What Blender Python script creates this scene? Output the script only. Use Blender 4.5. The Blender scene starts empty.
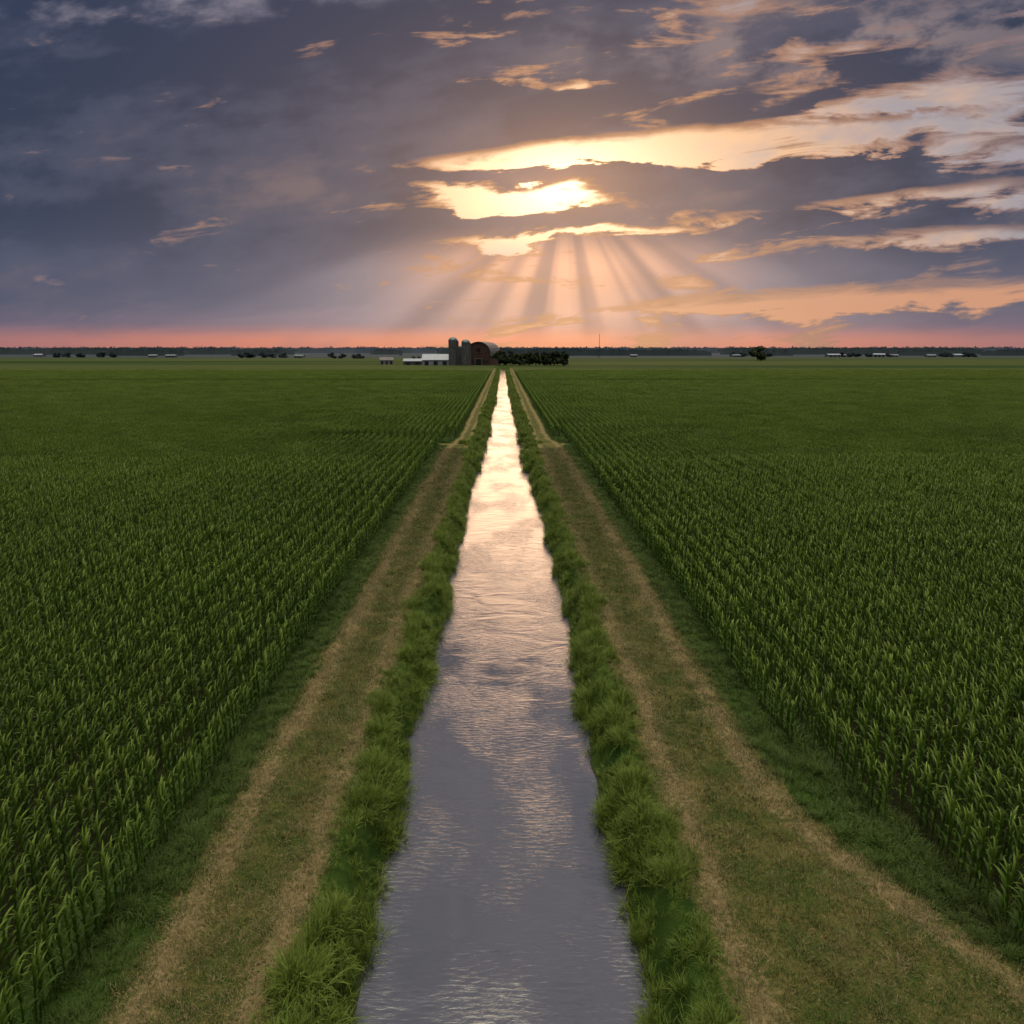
import bpy, math, random
import numpy as np
rng = np.random.default_rng(7)
random.seed(7)
scene = bpy.context.scene
scene.view_settings.view_transform = 'Standard'
scene.view_settings.look = 'None'
scene.view_settings.exposure = 0
scene.view_settings.gamma = 1

GZ = 1.0      # field level, water is z=0

# ---------------------------------------------------------------- node helper
class E:
    def __init__(s, nt, sock): s.nt, s.s = nt, sock
    def _m(s, op, *o):
        n = s.nt.nodes.new('ShaderNodeMath'); n.operation = op
        for i, v in enumerate((s,) + o):
            if isinstance(v, E): s.nt.links.new(v.s, n.inputs[i])
            else: n.inputs[i].default_value = v
        return E(s.nt, n.outputs[0])
    def __add__(s, o): return s._m('ADD', o)
    def __radd__(s, o): return s._m('ADD', o)
    def __sub__(s, o): return s._m('SUBTRACT', o)
    def __rsub__(s, o): return (s * -1) + o
    def __mul__(s, o): return s._m('MULTIPLY', o)
    def __rmul__(s, o): return s._m('MULTIPLY', o)
    def __truediv__(s, o): return s._m('DIVIDE', o)
    def abs(s): return s._m('ABSOLUTE')
    def max(s, o): return s._m('MAXIMUM', o)
    def min(s, o): return s._m('MINIMUM', o)
    def sqrt(s): return s._m('SQRT')
    def exp(s): return s._m('EXPONENT')
    def atan2(s, o): return s._m('ARCTAN2', o)
    def ma(s, m, a): return s._m('MULTIPLY_ADD', m, a)
    def ss(s, a, b, lo=0.0, hi=1.0):
        n = s.nt.nodes.new('ShaderNodeMapRange'); n.interpolation_type = 'SMOOTHSTEP'
        if a > b: a, b, lo, hi = b, a, hi, lo
        s.nt.links.new(s.s, n.inputs[0])
        for i, v in enumerate((a, b, lo, hi)): n.inputs[i + 1].default_value = v
        return E(s.nt, n.outputs[0])
def comb(nt, x, y, z=0.0):
    n = nt.nodes.new('ShaderNodeCombineXYZ')
    for i, v in enumerate((x, y, z)):
        if isinstance(v, E): nt.links.new(v.s, n.inputs[i])
        else: n.inputs[i].default_value = v
    return E(nt, n.outputs[0])
def noise(nt, vec, scale=1.0, detail=4.0, rough=0.5, dist=0.0, dim='3D'):
    n = nt.nodes.new('ShaderNodeTexNoise'); n.noise_dimensions = dim
    nt.links.new(vec.s, n.inputs['Vector'])
    n.inputs['Scale'].default_value = scale; n.inputs['Detail'].default_value = detail
    n.inputs['Roughness'].default_value = rough; n.inputs['Distortion'].default_value = dist
    return E(nt, n.outputs[0])
def mix(nt, a, b, f, mode='MIX'):
    n = nt.nodes.new('ShaderNodeMix'); n.data_type = 'RGBA'; n.blend_type = mode
    n.clamp_factor = True
    if isinstance(f, E): nt.links.new(f.s, n.inputs[0])
    else: n.inputs[0].default_value = f
    for i, v in ((6, a), (7, b)):
        if isinstance(v, E): nt.links.new(v.s, n.inputs[i])
        else: n.inputs[i].default_value = (*v, 1)
    return E(nt, n.outputs[2])
def cscale(nt, c, f):
    n = nt.nodes.new('ShaderNodeVectorMath'); n.operation = 'SCALE'
    if isinstance(c, E): nt.links.new(c.s, n.inputs[0])
    else: n.inputs[0].default_value = c
    if isinstance(f, E): nt.links.new(f.s, n.inputs[3])
    else: n.inputs[3].default_value = f
    return E(nt, n.outputs[0])
def vma(nt, a, m, b):
    n = nt.nodes.new('ShaderNodeVectorMath'); n.operation = 'MULTIPLY_ADD'
    for i, v in enumerate((a, m, b)):
        if isinstance(v, E): nt.links.new(v.s, n.inputs[i])
        else: n.inputs[i].default_value = v
    return E(nt, n.outputs[0])
def cadd(nt, a, b):
    n = nt.nodes.new('ShaderNodeVectorMath'); n.operation = 'ADD'
    nt.links.new(a.s, n.inputs[0]); nt.links.new(b.s, n.inputs[1])
    return E(nt, n.outputs[0])

# ---------------------------------------------------------------- sky (world)
SUN_AZ, SUN_EL = 4.6, 11.3
world = bpy.data.worlds.new("sky"); scene.world = world; world.use_nodes = True
try: world.cycles.sampling_method = 'NONE'
except Exception as ex: print(ex)
nt = world.node_tree; nt.nodes.clear()
out = nt.nodes.new('ShaderNodeOutputWorld'); bg = nt.nodes.new('ShaderNodeBackground')
nt.links.new(bg.outputs[0], out.inputs[0])
tc = nt.nodes.new('ShaderNodeTexCoord'); sep = nt.nodes.new('ShaderNodeSeparateXYZ')
nt.links.new(tc.outputs['Generated'], sep.inputs[0])
X, Y, Z = [E(nt, sep.outputs[i]) for i in range(3)]
yc = Y.max(0.22)
s = X / yc; t = Z / yc
st2 = comb(nt, s, t)
S0, T0 = 0.080, 0.212
def lin2(a, b, c, d, e, f):
    m1 = nt.nodes.new('ShaderNodeVectorMath'); m1.operation = 'DOT_PRODUCT'; nt.links.new(st2.s, m1.inputs[0]); m1.inputs[1].default_value = (a, b, 0)
    m2 = nt.nodes.new('ShaderNodeVectorMath'); m2.operation = 'DOT_PRODUCT'; nt.links.new(st2.s, m2.inputs[0]); m2.inputs[1].default_value = (c, d, 0)
    return vma(nt, comb(nt, E(nt, m1.outputs['Value']), E(nt, m2.outputs['Value'])), (1, 1, 1), (e, f, 0))
nA = noise(nt, lin2(1.5, 0.6, -.5, 4.2, 3.1, .4), 1.7, 4, 0.55, 0.0, '2D')
nB = noise(nt, lin2(3.6, 0, -1.6, 21.0, 7.7, 0), 1.7, 5, 0.62, 0.4, '2D')
nC = noise(nt, lin2(5.0, 0, -1.5, 12.0, -1.7, 5.0), 1.5, 5, 0.58, 0.0, '2D')
ds = s - S0; dt = t - T0
r = vma(nt, st2, (0.55, 1, 0), (-S0 * .55, -T0 + .012, 0))
def length(v):
    n = nt.nodes.new('ShaderNodeVectorMath'); n.operation = 'LENGTH'; nt.links.new(v.s, n.inputs[0]); return E(nt, n.outputs['Value'])
r = length(r)
sw = nC.ma(0.12, s - 0.06); tw = nB.ma(0.046, nC.ma(0.045, t - 0.0455)) - s * 0.04
stw = comb(nt, sw, tw)
def gb(cs, ct, rs, rt):
    rs *= 2.0; rt *= 2.0
    v = vma(nt, stw, (1 / rs, 1 / rt, 0), (-cs / rs, -(ct - cs * 0.04) / rt, 0))
    n = nt.nodes.new('ShaderNodeTexGradient'); n.gradient_type = 'SPHERICAL'; nt.links.new(v.s, n.inputs[0])
    return E(nt, n.outputs['Fac'])
k = nA.ma(.58, nC.ma(.42, s * 0.04))
tone = mix(nt, (0.016, 0.033, 0.076), (0.045, 0.060, 0.110), k.ss(0.41, 0.55))
tone = mix(nt, tone, (0.130, 0.105, 0.128), k.ss(0.53, 0.70))
tone = mix(nt, tone, (0.062, 0.080, 0.155), t.ss(0.20, 0.05, 0, .72))
tone = mix(nt, tone, (0.28, 0.25, 0.31), gb(-0.37, 0.42, 0.16, 0.020) * nC.ss(0.48, 0.70))
tone = mix(nt, tone, (0.24, 0.190, 0.20), gb(0.44, 0.375, 0.22, 0.03) * nC.ss(0.42, 0.6))
hz = mix(nt, (0.15, 0.115, 0.180), (0.56, 0.190, 0.145), t.ss(0.038, 0.012) * s.abs().ss(0.75, 0.2, .45, 1.0) * nA.ss(.3, .5, .6, 1))
col = mix(nt, tone, hz, nB.ma(0.05, t).ss(0.090, 0.038))
col = cadd(nt, col, cscale(nt, (0.46, 0.21, 0.08), (r * -18.0).exp().ma(0.8, (r * -6.0).exp() * 0.26)))
# crepuscular rays
phi = ds.atan2(dt * -1.0)
rr = length(comb(nt, ds, dt))
rn = noise(nt, comb(nt, phi * 5.0 + 12.6, rr * 1.2), 1.0, 1.2, 0.5, 0.0, '2D')
ray = rn.ss(0.28, 0.68, .20, 1.0)
low = dt.ss(-0.050, -0.115) * phi.abs().ss(1.66, 0.85)
rayI = ray * low * (rr * -5.2).exp().ma(0.92, (rr * -1.6).exp() * 0.25) * t.ss(0.0, 0.05)
rcol = mix(nt, (0.42, 0.35, 0.36), (0.90, 0.42, 0.18), rr.ss(0.34, 0.10))
col = cadd(nt, col, cscale(nt, rcol, rayI))
col = cadd(nt, col, cscale(nt, (0.42, 0.20, 0.08), low * (rr * -8.0).exp()))
# bright gaps
lobes = [(0.115, 0.234, 0.13, 0.019, 1.25), (0.040, 0.184, 0.14, 0.014, 1.25), (0.367, 0.262, 0.20, 0.018, .9), (0.085, 0.208, 0.028, 0.022, .55),
         (0.57, 0.300, 0.17, 0.024, .85), (0.52, 0.190, 0.24, 0.013, .9), (-0.07, 0.200, 0.09, 0.008, .9),
         (0.090, 0.143, 0.10, 0.006, 1.2), (0.60, 0.145, .1, .008, .7), (0.55, 0.068, 0.26, 0.014, .9), (0.30, 0.050, 0.20, 0.007, .7),
         (0.085, 0.315, 0.012, 0.006, 1.0), (0.60, 0.240, 0.12, 0.012, .8)]
darks = [(-0.01, 0.211, 0.10, 0.007, 1.4), (0.29, 0.202, 0.17, 0.018, 1.7), (0.46, 0.226, .14, .008, .8), (-.08, .29, .12, .03, .8),
         (.02, .160, .12, .007, 1.1), (.10, .262, .16, .010, .5), (.45, .285, .10, .006, .8), (.16, .222, .07, .005, .7)]
G = nB.ma(2.9, nC.ma(1.5, -2.25)) - s.ss(-.02, -.2, 0, .35)
for (a, b, c, d, w) in lobes: G = gb(a, b, c, d).ma(w * 1.2, G)
for (a, b, c, d, w) in darks: G = gb(a, b, c, d).ma(-w * 1.15, G)
rim = mix(nt, (0.20, 0.145, 0.165), (0.58, 0.27, 0.12), r.ss(0.40, 0.06))
col = mix(nt, col, rim, G.ss(0.05, 0.44, 0, .8))
gcol = mix(nt, (0.36, 0.32, 0.35), (0.82, 0.47, 0.26), nC.ma(.5, r).ss(0.62, 0.30))
gcol = mix(nt, gcol, (0.60, 0.29, 0.18), t.ss(0.13, 0.09))
gcol = cadd(nt, gcol, cscale(nt, (1.1, 0.80, 0.47), (r * -21.0).exp() * 2.2))
col = mix(nt, col, gcol, G.ss(0.34, 0.92))
# overhead, above the frame
ov = mix(nt, (0.12, 0.140, 0.225), (0.74, 0.63, 0.66), nA.ma(.5, nC * .5).ss(0.42, 0.62))
col = mix(nt, col, ov, Z.ss(0.38, 0.50))
col = mix(nt, col, (3.9, 3.6, 2.7), Z.ss(0.78, 0.94))  # unseen zenith brightened to add top light on the corn
col = mix(nt, col, (0.03, 0.035, 0.03), Z.ss(0.0, -0.02))
sky = nt.nodes.new('ShaderNodeTexSky'); sky.sky_type = 'NISHITA'; sky.sun_disc = False
sky.sun_elevation = math.radians(SUN_EL); sky.sun_rotation = math.radians(SUN_AZ)
col = cadd(nt, col, cscale(nt, E(nt, sky.outputs[0]), 0.003))
nt.links.new(col.s, bg.inputs[0]); bg.inputs[1].default_value = 1.0

sl = bpy.data.lights.new("sun", 'SUN'); sl.energy = 0.30; sl.angle = math.radians(22); sl.color = (1, 0.62, 0.38)
so = bpy.data.objects.new("sun", sl); scene.collection.objects.link(so)
so.rotation_euler = (math.radians(-(90 - SUN_EL)), 0, math.radians(-SUN_AZ))

# ---------------------------------------------------------------- material helpers
def mat(name):
    m = bpy.data.materials.new(name); m.use_nodes = True
    n = m.node_tree; return m, n, n.nodes['Principled BSDF']
def simple(name, c, rough=0.7, var=0.3, scale=2.0, metal=0.0):
    m, n, p = mat(name)
    g = n.nodes.new('ShaderNodeNewGeometry')
    k = noise(n, E(n, g.outputs['Position']), scale, 3, 0.6)
    cc = mix(n, tuple(v * (1 - var) for v in c), tuple(min(1, v * (1 + var)) for v in c), k.ss(0.3, 0.7))
    n.links.new(cc.s, p.inputs['Base Color']); p.inputs['Roughness'].default_value = rough
    p.inputs['Metallic'].default_value = metal
    return m
def leafmat(name, dark, light, trans=0.3, rough=0.5, bigscale=0.05, tint=None):
    m, n, p = mat(name)
    g = n.nodes.new('ShaderNodeNewGeometry'); oi = n.nodes.new('ShaderNodeObjectInfo')
    pos = E(n, g.outputs['Position'])
    k = E(n, oi.outputs['Random']).ma(0.5, noise(n, pos, bigscale, 2, 0.6)) - 0.25
    c = mix(n, dark, light, k.ss(0.2, 0.8))
    if tint:
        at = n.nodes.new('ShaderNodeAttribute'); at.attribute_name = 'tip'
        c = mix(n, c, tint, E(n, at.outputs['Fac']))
    o = n.nodes['Material Output']
    n.links.new(c.s, p.inputs['Base Color']); p.inputs['Roughness'].default_value = rough
    p.inputs['Specular IOR Level'].default_value = 0.25
    if trans > 0:
        tr = n.nodes.new('ShaderNodeBsdfTranslucent'); n.links.new(c.s, tr.inputs[0])
        mx = n.nodes.new('ShaderNodeMixShader'); mx.inputs[0].default_value = trans
        n.links.new(p.outputs[0], mx.inputs[1]); n.links.new(tr.outputs[0], mx.inputs[2])
        n.links.new(mx.outputs[0], o.inputs[0])
    return m
def mkobj(name, v, f, m, smooth=False, link=True, parent=None):
    me = bpy.data.meshes.new(name); me.from_pydata(v, [], f); me.update()
    if m: me.materials.append(m)
    if smooth: me.polygons.foreach_set('use_smooth', [True] * len(me.polygons))
    o = bpy.data.objects.new(name, me)
    if link: scene.collection.objects.link(o)
    if parent: o.parent = parent
    return o

# ---------------------------------------------------------------- layout functions (metres)
def sst(a, b, x):
    u = np.clip((np.asarray(x, float) - a) / (b - a), 0, 1); return u * u * (3 - 2 * u)
def wob(y, ph, amp=1.0):
    return amp * (np.sin(y * .31 + ph) * .4 + np.sin(y * .83 + ph * 2.3) * .35 + np.sin(y * 1.9 + ph * 4.1) * .3 + np.sin(y * 4.3 + ph * 3.1) * .15 + np.sin(y * .09 + ph) * .5)
def water_l(y): return 2.82 + 0.18 * sst(18, 38, y) - 0.35 * sst(50, 100, y) - .3 * sst(110, 220, y) + wob(y, 1.0, .21) + 0.9 * np.exp(-((y - 91) / 1.6) ** 2)
def water_r(y): return 2.78 + 0.16 * sst(18, 38, y) - 0.35 * sst(50, 100, y) - .3 * sst(110, 220, y) + wob(y, 4.0, .21) + 0.5 * np.exp(-((y - 91) / 1.6) ** 2)
def corn_l(y): return 7.6 - 1.3 * sst(90, 97, y)
def corn_r(y): return 8.0 - 1.3 * sst(90, 97, y) + 1.9 * sst(21, 10, y)
def s_out_l(y): return 6.25 - 0.9 * sst(88, 98, y) + wob(y, 2, .12)
def s_out_r(y): return 6.65 - 1.0 * sst(88, 98, y) + 2.7 * sst(17.5, 9.5, y) + wob(y, 3, .12)
def s_in_l(y): return 4.25 - 0.1 * sst(88, 98, y) + wob(y, 5, .12)
def s_in_r(y): return 4.35 - 0.1 * sst(88, 98, y) + wob(y, 6, .12)
CEND = 512.0
def gz(x, y):
    x = np.asarray(x, float); y = np.asarray(y, float)
    w = np.where(x < 0, water_l(y), water_r(y)); a = np.abs(x)
    z = -0.7 + 0.7 * sst(-0.8, 0, a - w) + 1.0 * sst(-0.15, 0.75, a - w)
    z = np.minimum(z, 0.0 + GZ)
    end = sst(CEND - 4, CEND + 4, y)
    z = z * (1 - end) + GZ * end
    bump = 0.03 * np.sin(x * 3.1 + y * .7) * np.sin(y * 1.3 - x) + 0.02 * np.sin(y * 4.1 + x * 5)
    return z + bump * sst(3.3, 3.8, a) * sst(12, 9, a)

# ---------------------------------------------------------------- ground
xs = np.concatenate([-np.geomspace(10, 6000, 46)[::-1], np.arange(-9.9, 9.95, 0.15), np.geomspace(10, 6000, 46)])
ys = np.concatenate([[-300, -100, -40], np.arange(-20, 130, 0.35), np.geomspace(130.4, 540, 260), np.geomspace(545, 9000, 40)])
XX, YY = np.meshgrid(xs, ys)
ZZ = gz(XX, YY)
nx, ny = len(xs), len(ys)
V = np.stack([XX, YY, ZZ], -1).reshape(-1, 3)
i = np.arange(nx * ny).reshape(ny, nx)
F = np.stack([i[:-1, :-1], i[:-1, 1:], i[1:, 1:], i[1:, :-1]], -1).reshape(-1, 4)
gm, n, p = mat("ground_soil_and_turf")
ground = mkobj("ground", V.tolist(), F.tolist(), gm, True)
def tracks(x, y):
    a = np.abs(x)
    so_ = np.where(x < 0, s_out_l(y), s_out_r(y)); si_ = np.where(x < 0, s_in_l(y), s_in_r(y))
    st = np.maximum(np.exp(-((a - so_) / .42) ** 2), np.exp(-((a - si_) / .40) ** 2))
    mow = sst(3.75, 4.0, a) * sst(.75, .35, a - so_)
    cr = .8 * np.exp(-((y - 90.0) / 1.0) ** 2) * sst(3.6, 4.0, a) * np.where(x < 0, sst(24, 20, a), sst(9, 7, a))
    st = np.maximum(st * mow, cr); mow = np.maximum(mow, cr)
    e = sst(505, 495, y)
    return st * e, mow * e
st, mw = tracks(XX, YY)
for nm, arr in (("straw", st), ("mown", mw)):
    at = ground.data.attributes.new(nm, 'FLOAT', 'POINT'); at.data.foreach_set('value', arr.reshape(-1).astype(np.float32))
g = n.nodes.new('ShaderNodeNewGeometry'); pos = E(n, g.outputs['Position'])
sp_ = n.nodes.new('ShaderNodeSeparateXYZ'); n.links.new(pos.s, sp_.inputs[0])
gx, gy, gzz = [E(n, sp_.outputs[k]) for k in range(3)]
def attr(nm):
    a = n.nodes.new('ShaderNodeAttribute'); a.attribute_name = nm; return E(n, a.outputs['Fac'])
na = noise(n, pos, 0.9, 4, 0.65); nb = noise(n, pos, 8.0, 4, 0.75)
verge = mix(n, (0.016, 0.036, 0.006), (0.04, 0.070, 0.013), na.ss(.35, .65))
soil = mix(n, (0.010, 0.012, 0.005), (0.020, 0.021, 0.009), nb.ss(.35, .65))
c = mix(n, verge, soil, gx.abs().ss(8.0, 9.5))
mown = mix(n, (0.042, 0.066, 0.014), (0.130, 0.105, 0.040), (na * .5 + nb * .5).ss(.42, .60))
c = mix(n, c, mown, (attr('mown') + (nb - .5) * .5).ss(.3, .7))
straw = mix(n, (0.12, 0.095, 0.042), (0.25, 0.19, 0.10), nb.ss(.35, .65))
c = mix(n, c, straw, (attr('straw') + (nb - .5) * 1.4 + (na - .5) * 1.8).ss(.35, 1.05))
c = mix(n, c, (0.05, 0.045, 0.03), gzz.ss(0.12, -0.05))
bn = noise(n, comb(n, gx * 0.0012, gy * 0.009), 1.0, 2, .4, 0, '2D')
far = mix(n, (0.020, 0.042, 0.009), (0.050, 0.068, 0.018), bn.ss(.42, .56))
far = mix(n, far, (0.045, 0.058, 0.072), gy.ss(900, 1700))  # aerial haze painted as a bluish base colour on the far fields
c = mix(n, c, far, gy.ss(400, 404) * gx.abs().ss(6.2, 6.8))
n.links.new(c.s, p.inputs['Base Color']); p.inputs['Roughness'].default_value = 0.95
p.inputs['Specular IOR Level'].default_value = 0.05
bp = n.nodes.new('ShaderNodeBump'); bp.inputs['Strength'].default_value = .7; bp.inputs['Distance'].default_value = .08
n.links.new((nb * .6 + na * .4).s, bp.inputs['Height']); n.links.new(bp.outputs[0], p.inputs['Normal'])

# ---------------------------------------------------------------- water
wm, n, p = mat("murky_water")
water = mkobj("water", [(-5, -30, 0), (5, -30, 0), (5, CEND, 0), (-5, CEND, 0)], [(0, 1, 2, 3)], wm)
g = n.nodes.new('ShaderNodeNewGeometry'); pos = E(n, g.outputs['Position'])
sp_ = n.nodes.new('ShaderNodeSeparateXYZ'); n.links.new(pos.s, sp_.inputs[0])
wx, wy = E(n, sp_.outputs[0]), E(n, sp_.outputs[1])
r1 = noise(n, comb(n, wx * 2.1, wy * 6.2), 1.6, 4, .6, .5)
r2 = noise(n, comb(n, wx * .7, wy * 1.1), .7, 2, .5, .8)
patch = noise(n, comb(n, wx * .35, wy * .16), 1.0, 3, .5).ss(.38, .64)
bp = n.nodes.new('ShaderNodeBump'); bp.inputs['Strength'].default_value = 1.0; bp.inputs['Distance'].default_value = .024
n.links.new((r1 * (patch * .8 + .2) + r2 * 1.5).s, bp.inputs['Height']); n.links.new(bp.outputs[0], p.inputs['Normal'])
p.inputs['Base Color'].default_value = (0.054, 0.058, 0.074, 1)
p.inputs['Roughness'].default_value = 0.03
p.inputs['IOR'].default_value = 2.1

# ---------------------------------------------------------------- plants (source meshes)
def strip_leaf(V, F, T, base, az, L, e0, e1, wmax, segs, fold=0.25, twist=0.0, tipv=1.0):
    d = np.array([math.cos(az), math.sin(az), 0.0]); side = np.array([-d[1], d[0], 0.0])
    pnt = np.array(base, float); i0 = len(V)
    for k in range(segs + 1):
        u = k / segs
        e = e0 + (e1 - e0) * u ** 1.3
        w = wmax * min(1, .45 + u * 3) * (1 - u) ** .65 if u < 1 else 0.004
        up_ = np.array([-d[0] * math.sin(e), -d[1] * math.sin(e), math.cos(e)])
        tw = twist * u; sd = side * math.cos(tw) + up_ * math.sin(tw)
        if k < segs:
            V += [tuple(pnt - sd * w + up_ * w * fold), tuple(pnt), tuple(pnt + sd * w + up_ * w * fold)]
            T += [u * tipv * .8] * 3
        else:
            V.append(tuple(pnt)); T.append(tipv)
        pnt = pnt + (d * math.cos(e) + np.array([0, 0, 1.0]) * math.sin(e)) * L / segs
    for k in range(segs - 1):
        a = i0 + 3 * k
        F += [(a, a + 1, a + 4, a + 3), (a + 1, a + 2, a + 5, a + 4)]
    a = i0 + 3 * (segs - 1); e_ = a + 3
    F += [(a, a + 1, e_), (a + 1, a + 2, e_)]
def corn(V, F, T, ox, oy, sc, nleaf, segs, R):
    H = 2.05 * sc; a0 = math.pi / 2 + R.normal() * .20
    b = len(V)
    for (zz, rad) in ((0, .018), (H * .8, .010)):
        for q in range(4):
            V.append((ox + rad * math.cos(q * 1.57), oy + rad * math.sin(q * 1.57), zz)); T.append(0)
    for q in range(4): F.append((b + q, b + (q + 1) % 4, b + 4 + (q + 1) % 4, b + 4 + q))
    for i in range(nleaf):
        u = i / (nleaf - 1)
        az = a0 + math.pi * i + R.normal() * .30
        L = (0.43 + .25 * math.sin(u * 2.6 + .3)) * sc * R.uniform(.85, 1.1)
        e0 = math.radians(62 + 23 * u + R.normal() * 5)
        e1 = math.radians(-50 + 72 * u ** 1.3 + R.normal() * 14)
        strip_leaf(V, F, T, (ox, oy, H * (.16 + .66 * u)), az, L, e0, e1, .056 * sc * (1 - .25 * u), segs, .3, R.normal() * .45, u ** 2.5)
def with_tip(o, T):
    at = o.data.attributes.new('tip', 'FLOAT', 'POINT'); at.data.foreach_set('value', np.array(T, np.float32)); return o
corn_m = leafmat("corn_leaf", (0.036, 0.082, 0.009), (0.075, 0.142, 0.014), .30, .45, .04, tint=(0.270, 0.380, 0.060))  # tint paints highlights from above onto upper leaf tips
CS = 0.77; RS = 0.80
plant_src = bpy.data.collections.new("corn_plants")
for k in range(6):
    V, F, T = [], [], []; corn(V, F, T, 0, 0, CS, 11, 5, rng)
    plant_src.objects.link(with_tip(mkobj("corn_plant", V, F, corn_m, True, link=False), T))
patch_src = bpy.data.collections.new("corn_patches")
for k in range(4):
    V, F, T = [], [], []
    for rI in range(4):
        for q in range(13):
            corn(V, F, T, -1.5 * RS + RS * rI + rng.normal() * .02, -1.5 + .234 * q + rng.normal() * .03, CS * rng.uniform(.92, 1.08), 8, 3, rng)
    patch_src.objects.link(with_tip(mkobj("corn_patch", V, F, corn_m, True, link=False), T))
def tuft(R, nb, h, w, spread, lean, segs=3):
    V, F, T = [], [], []
    for _ in range(nb):
        rad = spread * math.sqrt(R.random()); a = R.random() * 6.28
        e0 = math.radians(90 - abs(R.normal()) * lean * .5); e1 = e0 - math.radians(lean * R.uniform(.5, 2.0))
        strip_leaf(V, F, T, (rad * math.cos(a), rad * math.sin(a), -.02), a + R.normal() * .8, h * R.uniform(.55, 1.15), e0, e1, w, segs, .2, R.normal() * .4)
    return V, F, T
grass_m = leafmat("lush_grass", (0.042, 0.088, 0.009), (0.100, 0.160, 0.020), .25, .55, .5, tint=(0.19, 0.25, 0.045))
verge_m = leafmat("verge_grass_blades", (0.028, 0.060, 0.009), (0.060, 0.105, 0.018), .2, .6, .5, tint=(0.10, 0.155, 0.035))
short_m = leafmat("mown_grass", (0.055, 0.086, 0.016), (0.12, 0.125, 0.035), 0, .6, .5)
straw_m = leafmat("dry_straw", (0.15, 0.12, 0.056), (0.29, 0.225, 0.12), 0, .7, .8)
def coll(name, oname, specs, m):
    c_ = bpy.data.collections.new(name)
    for sp in specs:
        V, F, T = tuft(rng, *sp); c_.objects.link(with_tip(mkobj(oname, V, F, m, True, link=False), T))
    return c_
bank_src = coll("bank_grass_tufts", "grass_tuft", [(36, .46, .010, .14, 55), (34, .40, .010, .17, 72), (38, .50, .009, .12, 48), (22, .62, .008, .12, 32)], grass_m)
bankfar_src = coll("bank_grass_clumps", "grass_clump", [(60, .7, .03, .5, 45), (60, .62, .032, .55, 50)], grass_m)
verge_src = coll("verge_grass_tufts", "verge_tuft", [(34, .50, .012, .2, 48), (30, .45, .012, .22, 60), (34, .56, .010, .18, 40)], verge_m)
short_src = coll("mown_grass_tufts", "mown_tuft", [(16, .10, .005, .12, 60, 2), (14, .085, .005, .14, 70, 2)], short_m)
straw_src = coll("straw_tufts", "straw_tuft", [(14, .13, .004, .14, 110, 2), (12, .11, .004, .16, 120, 2)], straw_m)

def scatter(name, pts, rot, scl, idx, src):
    me = bpy.data.meshes.new(name); N = len(pts)
    me.vertices.add(N); me.vertices.foreach_set('co', np.asarray(pts, np.float32).reshape(-1))
    for nm, ty, arr, key in (("rot", 'FLOAT_VECTOR', rot, 'vector'), ("scl", 'FLOAT_VECTOR', scl, 'vector')):
        a = me.attributes.new(nm, ty, 'POINT'); a.data.foreach_set(key, np.asarray(arr, np.float32).reshape(-1))
    a = me.attributes.new("idx", 'INT', 'POINT'); a.data.foreach_set('value', np.asarray(idx, np.int32))
    o = bpy.data.objects.new(name, me); scene.collection.objects.link(o)
    ng = bpy.data.node_groups.new(name + "_nodes", 'GeometryNodeTree')
    ng.interface.new_socket('Geometry', in_out='INPUT', socket_type='NodeSocketGeometry')
    ng.interface.new_socket('Geometry', in_out='OUTPUT', socket_type='NodeSocketGeometry')
    gi = ng.nodes.new('NodeGroupInput'); go = ng.nodes.new('NodeGroupOutput')
    ip = ng.nodes.new('GeometryNodeInstanceOnPoints'); ci = ng.nodes.new('GeometryNodeCollectionInfo')
    ci.inputs['Collection'].default_value = src; ci.inputs['Separate Children'].default_value = True; ci.inputs['Reset Children'].default_value = True
    def na_(nm, ty):
        q = ng.nodes.new('GeometryNodeInputNamedAttribute'); q.data_type = ty; q.inputs['Name'].default_value = nm
        return q.outputs['Attribute']
    er = ng.nodes.new('FunctionNodeEulerToRotation')
    L = ng.links.new
    L(gi.outputs[0], ip.inputs['Points']); L(ci.outputs[0], ip.inputs['Instance']); ip.inputs['Pick Instance'].default_value = True
    L(na_('idx', 'INT'), ip.inputs['Instance Index']); L(na_('rot', 'FLOAT_VECTOR'), er.inputs[0]); L(er.outputs[0], ip.inputs['Rotation'])
    L(na_('scl', 'FLOAT_VECTOR'), ip.inputs['Scale']); L(ip.outputs[0], go.inputs[0])
    md = o.modifiers.new("scatter", 'NODES'); md.node_group = ng
    return o
def rots(N, tilt):
    return np.stack([rng.normal(0, tilt, N), rng.normal(0, tilt, N), rng.uniform(0, 6.283, N)], -1)
def lownoise(x, y, sc, seed=0):
    v = 0
    for k in range(5):
        a = seed * 1.7 + k * 2.1; f = sc * (1.5 ** k)
        v = v + np.sin((x * math.cos(a) + y * math.sin(a)) * f + a * 3) / (1 + .4 * k)
    return v / 2.2

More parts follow.
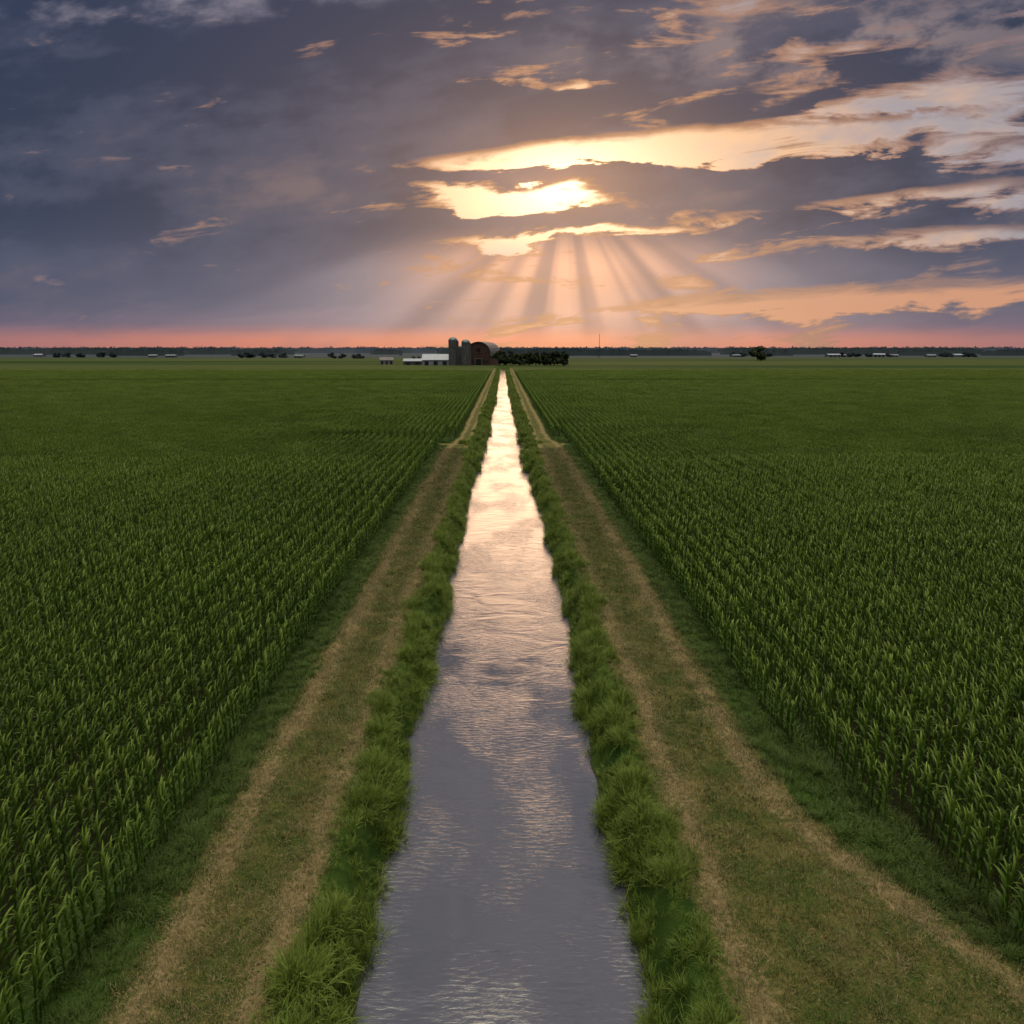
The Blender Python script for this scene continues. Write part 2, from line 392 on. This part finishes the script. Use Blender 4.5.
# corn near: individual plants in rows
P = []; RSC = []
SPLIT = 70.0
for side in (-1, 1):
    for rI in range(0, 102):
        xr = 7.75 + rI * RS + (0 if side < 0 else .4)
        yy = np.arange(4, SPLIT, .2) + rng.normal(0, .035, len(np.arange(4, SPLIT, .2)))
        ok = (xr < yy * .76 + 9)
        ok &= xr > (corn_l(yy) if side < 0 else corn_r(yy))
        ok &= rng.random(len(yy)) > .04
        y_ = yy[ok]; P.append(np.stack([side * (xr + .03 * np.sin(y_ * .21 + rI) + rng.normal(0, .015, len(y_))), y_, np.full(len(y_), GZ - .02)], -1))
        RSC.append(np.full(len(y_), rng.normal(0, .03)))
P = np.concatenate(P); N = len(P); print("corn plants", N)
sc = (1.0 + np.concatenate(RSC) + .06 * lownoise(P[:, 0], P[:, 1], .25, 1) + rng.normal(0, .06, N))[:, None] * np.ones((1, 3))
rt = rots(N, .04); rt[:, 2] = rng.integers(0, 2, N) * math.pi + rng.normal(0, .15, N)
scatter("corn_field", P, rt, sc, rng.integers(0, 6, N), plant_src)
# corn far: patches
P = []
for side in (-1, 1):
    for cI in range(0, 104):
        yy = np.arange(SPLIT + 1.5, 402, 3.04)
        yy = yy[(yy < 259) | (yy > 268)]
        xc = 7.75 + .4 * (side > 0) + 1.5 * RS + cI * RS * 4
        ok = xc < yy * .78 + 12
        if side < 0 and xc < 22: ok &= np.abs(yy - 90) > 2.2
        y_ = yy[ok]
        P.append(np.stack([np.full(len(y_), side * xc), y_, np.full(len(y_), GZ - .02)], -1))
P = np.concatenate(P); N = len(P); print("corn patches", N)
rt = np.zeros((N, 3)); rt[:, 2] = rng.integers(0, 2, N) * math.pi
sc = np.ones((N, 3)); sc[:, 2] = 1 + .06 * lownoise(P[:, 0], P[:, 1], .12, 2) + rng.normal(0, .02, N)
scatter("corn_field", P, rt, sc, rng.integers(0, 4, N), patch_src)
P = []
for side in (-1, 1):
    for rI in (1, 2):
        y_ = np.arange(97, 402, .25); xr = 7.75 + .4 * (side > 0) - rI * RS
        P.append(np.column_stack([side * (xr + rng.normal(0, .02, len(y_))), y_, np.full(len(y_), GZ - .02)]))
P = np.concatenate(P); N = len(P); rt = rots(N, .04); rt[:, 2] = rng.integers(0, 2, N) * math.pi
scatter("corn_field", P, rt, np.ones((N, 3)), rng.integers(0, 6, N), plant_src)

# bank grass
def bank(y0, y1, dens, src, name, smin, smax, nvar):
    L = y1 - y0; P = []
    N = int(L * 1.9 * dens)
    for side in (-1, 1):
        y = rng.uniform(y0, y1, N); u = rng.random(N) * 1.5
        w = water_l(y) if side < 0 else water_r(y)
        x = side * (w - .16 + u * (.92 + .25 * lownoise(y, y * 0, .9, 3 + side)))
        clump = lownoise(x * 1.8, y, 1.5, 5 + side)
        keep = rng.random(N) < np.clip(.78 + .55 * clump, .3, 1)
        s_ = np.clip(.82 + .48 * clump + rng.normal(0, .1, N), .3, 1.35) * np.where(u > 1.2, .6, 1)
        s_ = s_ * (smin + (smax - smin) * rng.random(N))
        P.append(np.column_stack([x, y, gz(x, y), s_])[keep])
    P = np.concatenate(P); N = len(P)
    scl_ = P[:, 3:4] * np.array([[1.1, 1.1, 1.0]])
    return scatter(name, P[:, :3], rots(N, .16), scl_, rng.integers(0, nvar, N), src)
bank(4, 75, 31, bank_src, "bank_grass", .75, 1.1, 4)
bank(75, 505, 4.6, bankfar_src, "bank_grass", .7, 1.1, 2)
# verge grass between track and corn
P = []
for side in (-1, 1):
    for (y0, y1, dens) in ((4, 60, 13), (60, 160, 5)):
        N = int((y1 - y0) * 3.2 * dens); y = rng.uniform(y0, y1, N)
        a = rng.uniform(0, 1, N)
        lo = (s_out_l(y) if side < 0 else s_out_r(y)) + .45; hi = (corn_l(y) if side < 0 else corn_r(y)) + .5
        x = side * (lo + (hi - lo) * a)
        s_ = (.42 + .35 * a) * (1 + .3 * lownoise(x, y, .9, 9)) * (1.15 if y0 > 10 else .95)
        P.append(np.column_stack([x, y, gz(x, y), s_]))
P = np.concatenate(P); P = P[~((np.abs(P[:, 1] - 90) < 1.6))]; N = len(P)
scatter("verge_grass", P[:, :3], rots(N, .15), P[:, 3:4] * np.array([[1.4, 1.4, 1.0]]), rng.integers(0, 3, N), verge_src)
# mown grass + straw on the tracks
N = 110000
y = 6 + 80 * rng.random(N) ** 1.5; a = rng.uniform(3.6, 10, N); sd = rng.choice([-1, 1], N); x = a * sd
st_, mw_ = tracks(x, y)
pr = rng.random(N); pt = lownoise(x, y, 1.6, 11) * .3
mk = (mw_ > .3)
isst = mk & (pr < np.clip(st_ * .62 + pt * .7 + .12, .06, .78))
isg = mk & ~isst
for nm, msk, src in (("mown_grass", isg, short_src), ("dry_straw", isst, straw_src)):
    xx, yy = x[msk], y[msk]; M = len(xx)
    sc = (rng.uniform(.7, 1.5, M) * (1 + .015 * yy))[:, None] * np.ones((1, 3))
    scatter(nm, np.column_stack([xx, yy, gz(xx, yy)]), rots(M, .15), sc, rng.integers(0, 2, M), src)

# ---------------------------------------------------------------- trees
bark_m = simple("bark", (0.07, 0.055, 0.04), .9)
tree_m = leafmat("tree_foliage", (0.016, 0.034, 0.010), (0.045, 0.072, 0.020), 0, .7, .3)
fartree_m = leafmat("distant_foliage", (0.020, 0.032, 0.042), (0.030, 0.044, 0.054), 0, .9, .01)  # bluish leaf colour stands in for distance haze
def cyl(V, F, p0, p1, r0, r1, k=7):
    p0, p1 = np.array(p0, float), np.array(p1, float); d = p1 - p0; d /= np.linalg.norm(d)
    a = np.cross(d, [0.3, 1, .1]); a /= np.linalg.norm(a); b = np.cross(d, a); i0 = len(V)
    for pp, rr_ in ((p0, r0), (p1, r1)):
        for q in range(k):
            an = 6.283 * q / k; V.append(tuple(pp + (a * math.cos(an) + b * math.sin(an)) * rr_))
    for q in range(k): F.append((i0 + q, i0 + (q + 1) % k, i0 + k + (q + 1) % k, i0 + k + q))
    F.append(tuple(range(i0 + k, i0 + 2 * k)))
def leaves(V, F, c, rad, n_, size, R, flat=.75):
    for _ in range(n_):
        d = R.normal(size=3); d /= np.linalg.norm(d); q = np.array(c) + d * np.array([rad, rad, rad * flat]) * R.random() ** .4
        a = R.normal(size=3); a /= np.linalg.norm(a); b = np.cross(a, R.normal(size=3)); b /= np.linalg.norm(b)
        sz = size * R.uniform(.5, 1.2); i0 = len(V)
        V += [tuple(q - a * sz), tuple(q + b * sz * .6), tuple(q + a * sz), tuple(q - b * sz * .6)]; F.append((i0, i0 + 1, i0 + 2, i0 + 3))
def tree(WV, WF, LV, LF, x, y, z, H, W, R, nc=14, nl=110, size=.5):
    cyl(WV, WF, (x, y, z), (x, y, z + H * .35), H * .028, H * .02)
    cyl(WV, WF, (x, y, z + H * .34), (x + R.normal() * .3, y, z + H * .75), H * .02, H * .008)
    a0 = R.random() * 6.283
    for k in range(nc):
        a = a0 + k * 2.4; hh = .20 + .66 * ((k * .618) % 1); rw = W * .5 * math.sin(min(1, (1.12 - hh) * 1.35) * 1.5) * R.uniform(.3, .85)
        c_ = (x + rw * math.cos(a), y + rw * math.sin(a), z + H * hh)
        cyl(WV, WF, (x, y, z + H * max(.14, hh - .25)), c_, H * .010, H * .003, 4)
        leaves(LV, LF, c_, W * R.uniform(.15, .24), nl, size, R)
def tree_object(name, specs, lm, nc, nl, size):
    WV, WF, LV, LF = [], [], [], []
    for sp in specs: tree(WV, WF, LV, LF, *sp, rng, nc, nl, size)
    e = bpy.data.objects.new(name, None); scene.collection.objects.link(e)
    mkobj("branches", WV, WF, bark_m, parent=e); mkobj("foliage", LV, LF, lm, parent=e)
    return e
sp = []
for k in range(26):
    xx = -4 + 55 * k / 25 + rng.normal() * 1.0
    sp.append((xx, 596 + rng.normal() * 6, GZ, rng.uniform(8, 12.5), rng.uniform(8, 11)))
tree_object("tree_row", sp, tree_m, 18, 80, .6)
tree_object("oak_tree", [(287, 860, GZ, 16, 20)], tree_m, 60, 110, .9)
sp = [(-75 + k * 6 + rng.normal(), 640 + rng.normal() * 4, GZ, rng.uniform(6, 9), 7) for k in range(4)]
tree_object("tree_row", sp, tree_m, 10, 50, .6)
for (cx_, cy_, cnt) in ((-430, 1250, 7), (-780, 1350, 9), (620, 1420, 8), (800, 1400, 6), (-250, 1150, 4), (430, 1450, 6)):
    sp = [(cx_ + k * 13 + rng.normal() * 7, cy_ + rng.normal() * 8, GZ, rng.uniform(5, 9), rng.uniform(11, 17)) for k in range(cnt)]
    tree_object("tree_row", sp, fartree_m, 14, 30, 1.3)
def woods(name, x0, x1, y0, H, m, ph, gap, depth, size):
    V, F, x = [], [], x0; prev = None
    while x < x1:
        d = math.sin(x * .006 + ph) + math.sin(x * .021 + ph * 2) * .6 + math.sin(x * .0023 + ph * 3) * .7
        if d > gap:
            h_ = H * (0.55 + .3 * min(1, (d - gap) * 1.2)) * rng.uniform(.86, 1.08)
            cur = (x, h_)
            if prev:
                i0 = len(V); (xa, ha), (xb, hb) = prev, cur
                V += [(xa, y0 - depth, 0), (xb, y0 - depth, 0), (xb, y0 - depth * .5, hb), (xa, y0 - depth * .5, ha), (xb, y0 + depth, hb * .9), (xa, y0 + depth, ha * .9)]
                F += [(i0, i0 + 1, i0 + 2, i0 + 3), (i0 + 3, i0 + 2, i0 + 4, i0 + 5)]
            leaves(V, F, (x, y0 - depth * .4, h_ * .97), size * 1.2, 12, size * .45, rng, .6)
            prev = cur
        else: prev = None
        x += size * 2.0
    mkobj(name, V, F, m)
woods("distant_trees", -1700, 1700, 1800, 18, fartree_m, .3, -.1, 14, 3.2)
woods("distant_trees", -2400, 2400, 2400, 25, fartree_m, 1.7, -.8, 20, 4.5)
woods("distant_trees", -5000, 5000, 4200, 36, simple("hazy_foliage", (0.038, 0.055, 0.085), .9, .15, .01), .9, -9, 40, 9)  # farthest woods: haze mixed into the foliage colour itself

# ---------------------------------------------------------------- buildings
red_m = simple("barn_boards", (0.075, 0.038, 0.030), .85, .25, 1.5)
roof_m = simple("barn_roof", (0.10, 0.095, 0.10), .6, .2, .6)
white_m = simple("white_metal", (0.28, 0.31, 0.37), .45, .1, .5)
trim_m = simple("white_trim", (0.25, 0.245, 0.24), .6, .1)
dark_m = simple("dark_opening", (0.015, 0.015, 0.018), .4, .1)
conc_m = simple("silo_concrete", (0.10, 0.105, 0.105), .85, .25, .6)
dome_m = simple("silo_dome", (0.07, 0.13, 0.14), .4, .15, .8, .3)
band_m = simple("silo_hoops", (0.05, 0.05, 0.05), .6)
def empty(name, loc, rz=0):
    e = bpy.data.objects.new(name, None); e.location = loc; e.rotation_euler[2] = rz; scene.collection.objects.link(e); return e
def box(name, c, d, m, par):
    x, y, z = c; a, b, h_ = d[0] / 2, d[1] / 2, d[2] / 2
    v = [(x + i * a, y + j * b, z + k * h_) for i in (-1, 1) for j in (-1, 1) for k in (-1, 1)]
    f = [(0, 1, 3, 2), (4, 6, 7, 5), (0, 4, 5, 1), (2, 3, 7, 6), (0, 2, 6, 4), (1, 5, 7, 3)]
    return mkobj(name, v, f, m, parent=par)
def prism(name, prof, y0, y1, m, par):
    k = len(prof); v = [(x, y0, z) for x, z in prof] + [(x, y1, z) for x, z in prof]
    f = [tuple(range(k)), tuple(range(2 * k - 1, k - 1, -1))] + [(q, q + k, (q + 1) % k + k, (q + 1) % k) for q in range(k)]
    return mkobj(name, v, f, m, parent=par)
def roof_shell(name, prof, y0, y1, th, m, par):
    outp = [(x * 1.04, z + th) for x, z in prof]
    return prism(name, prof + outp[::-1], y0, y1, m, par)
b = empty("barn", (-19, 600, GZ), math.radians(-14))
W = 9.6
arch = []
for k in range(13):
    a = math.pi * k / 12; arch.append((-W * math.cos(a), 6.8 + 11.0 * math.sin(a) ** .82))
prism("walls", [(-W, 0)] + [(x * .985, z - .05) for x, z in arch] + [(W, 0)], 0, 30, red_m, b)
roof_shell("roof", [(x * 1.02, z) for x, z in arch], -.7, 30.7, .35, roof_m, b)
box("main_door", (0, -.12, 2.4), (5.0, .2, 4.8), dark_m, b)
box("door_trim_left", (-2.7, -.16, 2.5), (.3, .25, 5.0), trim_m, b); box("door_trim_right", (2.7, -.16, 2.5), (.3, .25, 5.0), trim_m, b)
box("door_lintel", (0, -.16, 5.15), (5.7, .25, .3), trim_m, b)
box("loft_door", (0, -.12, 11.5), (2.6, .2, 3.0), dark_m, b); box("loft_sill", (0, -.2, 9.85), (3.2, .3, .25), trim_m, b)
for k, xx in enumerate((-6.6, -4.6, 4.6, 6.6)): box("window_%d" % k, (xx, -.1, 3.0), (1.1, .18, 1.4), dark_m, b)
for k in range(6): box("side_window_%d" % k, (-W - .02, 3 + k * 4.8, 3.4), (.18, 1.3, 1.2), dark_m, b)
def silo(x, y, rad, H, cap):
    e = empty("grain_silo", (x, y, GZ)); V, F = [], []
    cyl(V, F, (0, 0, 0), (0, 0, H), rad, rad, 28); o = mkobj("shaft", V, F, conc_m, parent=e)
    V, F = [], []; K = 28
    for j in range(7):
        a = math.pi / 2 * j / 7
        for q in range(K): V.append((rad * 1.03 * math.cos(a) * math.cos(6.2832 * q / K), rad * 1.03 * math.cos(a) * math.sin(6.2832 * q / K), H + rad * .8 * math.sin(a)))
    for j in range(6):
        for q in range(K): F.append((j * K + q, j * K + (q + 1) % K, (j + 1) * K + (q + 1) % K, (j + 1) * K + q))
    F.append(tuple(range(6 * K, 7 * K))); mkobj("dome_cap", V, F, cap, True, parent=e)
    V, F = [], []
    for z in np.arange(1.2, H, 1.4): cyl(V, F, (0, 0, z), (0, 0, z + .12), rad + .05, rad + .05, 28)
    mkobj("hoops", V, F, band_m, parent=e)
    box("chute", (rad + .35, -.6, H / 2), (.8, .8, H), conc_m, e)
silo(-38.5, 596, 3.6, 18.5, dome_m); silo(-28.5, 592, 3.3, 17.0, dome_m)
silo(-32.6, 604, 2.2, 13.5, dome_m)
def gable(name, x, y, w, d, h_, rh, wallm, roofm, rz=0.0, doors=2):
    e = empty(name, (x, y, GZ), rz)
    k = [(-w / 2, 0, 0), (w / 2, 0, 0), (w / 2, d, 0), (-w / 2, d, 0), (-w / 2, 0, h_), (w / 2, 0, h_), (w / 2, d, h_), (-w / 2, d, h_), (-w / 2, d / 2, h_ + rh), (w / 2, d / 2, h_ + rh)]
    mkobj("walls", k, [(0, 1, 5, 4), (2, 3, 7, 6), (1, 2, 6, 9, 5), (3, 0, 4, 8, 7)], wallm, parent=e)
    o_ = .4; t_ = .18
    v = []
    for xx in (-w / 2 - o_, w / 2 + o_):
        v += [(xx, -o_, h_ - o_ * rh / (d / 2) + .03), (xx, d / 2, h_ + rh + .03), (xx, d + o_, h_ - o_ * rh / (d / 2) + .03),
              (xx, d + o_, h_ - o_ * rh / (d / 2) + t_), (xx, d / 2, h_ + rh + t_ + .05), (xx, -o_, h_ - o_ * rh / (d / 2) + t_)]
    mkobj("roof", v, [(0, 1, 7, 6), (1, 2, 8, 7), (2, 3, 9, 8), (3, 4, 10, 9), (4, 5, 11, 10), (5, 0, 6, 11), (0, 5, 4, 1), (1, 4, 3, 2), (6, 7, 10, 11), (7, 8, 9, 10)], roofm, parent=e)
    for q in range(doors):
        xx = -w / 2 + w * (q + .5) / doors
        box("door_%d" % q, (xx, -.06, h_ * .38), (w / doors * .45, .1, h_ * .76), dark_m, e)
    return e
gable("machine_shed", -52.5, 598, 21, 14, 4.2, 4.2, white_m, white_m, 0, 3)
gable("machine_shed", -72, 612, 15, 10, 3.0, 1.8, roof_m, white_m, 0, 2)
gable("farm_house", -97, 640, 11, 9, 3.5, 2.2, trim_m, roof_m, .2, 3)
grey_m = simple("weathered_metal", (0.13, 0.15, 0.18), .6, .2, .5)
for (px, py, w, h_) in ((-905, 1500, 20, 3.5), (-610, 1340, 14, 3), (-575, 1330, 18, 3), (-330, 1240, 14, 3), (430, 1400, 16, 3), (610, 1400, 26, 4), (642, 1430, 18, 3), (690, 1395, 20, 4.5), (735, 1430, 14, 3), (870, 1450, 22, 3.5), (240, 1400, 12, 3), (790, 1400, 16, 3)):
    gable("farm_shed", px, py, w, 12, h_, 1.8, grey_m, white_m if w > 18 else grey_m, rng.normal() * .2, 3)
e = empty("radio_mast", (151, 1200, GZ)); V, F = [], []
for q in range(3):
    a = q * 2.094; cyl(V, F, (.8 * math.cos(a), .8 * math.sin(a), 0), (.35 * math.cos(a), .35 * math.sin(a), 36), .16, .12, 5)
for z in np.arange(0, 36, 1.5):
    f_ = .8 - .45 * z / 36
    for q in range(3):
        a, b2 = q * 2.094, (q + 1) * 2.094
        cyl(V, F, (f_ * math.cos(a), f_ * math.sin(a), z), (f_ * math.cos(b2), f_ * math.sin(b2), z + 1.5), .05, .05, 4)
cyl(V, F, (0, 0, 36), (0, 0, 40), .12, .05, 5)
mkobj("lattice", V, F, band_m, parent=e)

# ---------------------------------------------------------------- camera
cd = bpy.data.cameras.new("camera"); cam = bpy.data.objects.new("camera", cd); scene.collection.objects.link(cam)
cam.location = (0, 0, 12.0)
cam.rotation_euler = (math.radians(90 - 12.12), 0, math.radians(-0.69))
cd.sensor_width = 36; cd.lens = 750 / 1024 * 36; cd.clip_end = 20000; cd.clip_start = .1
scene.camera = cam
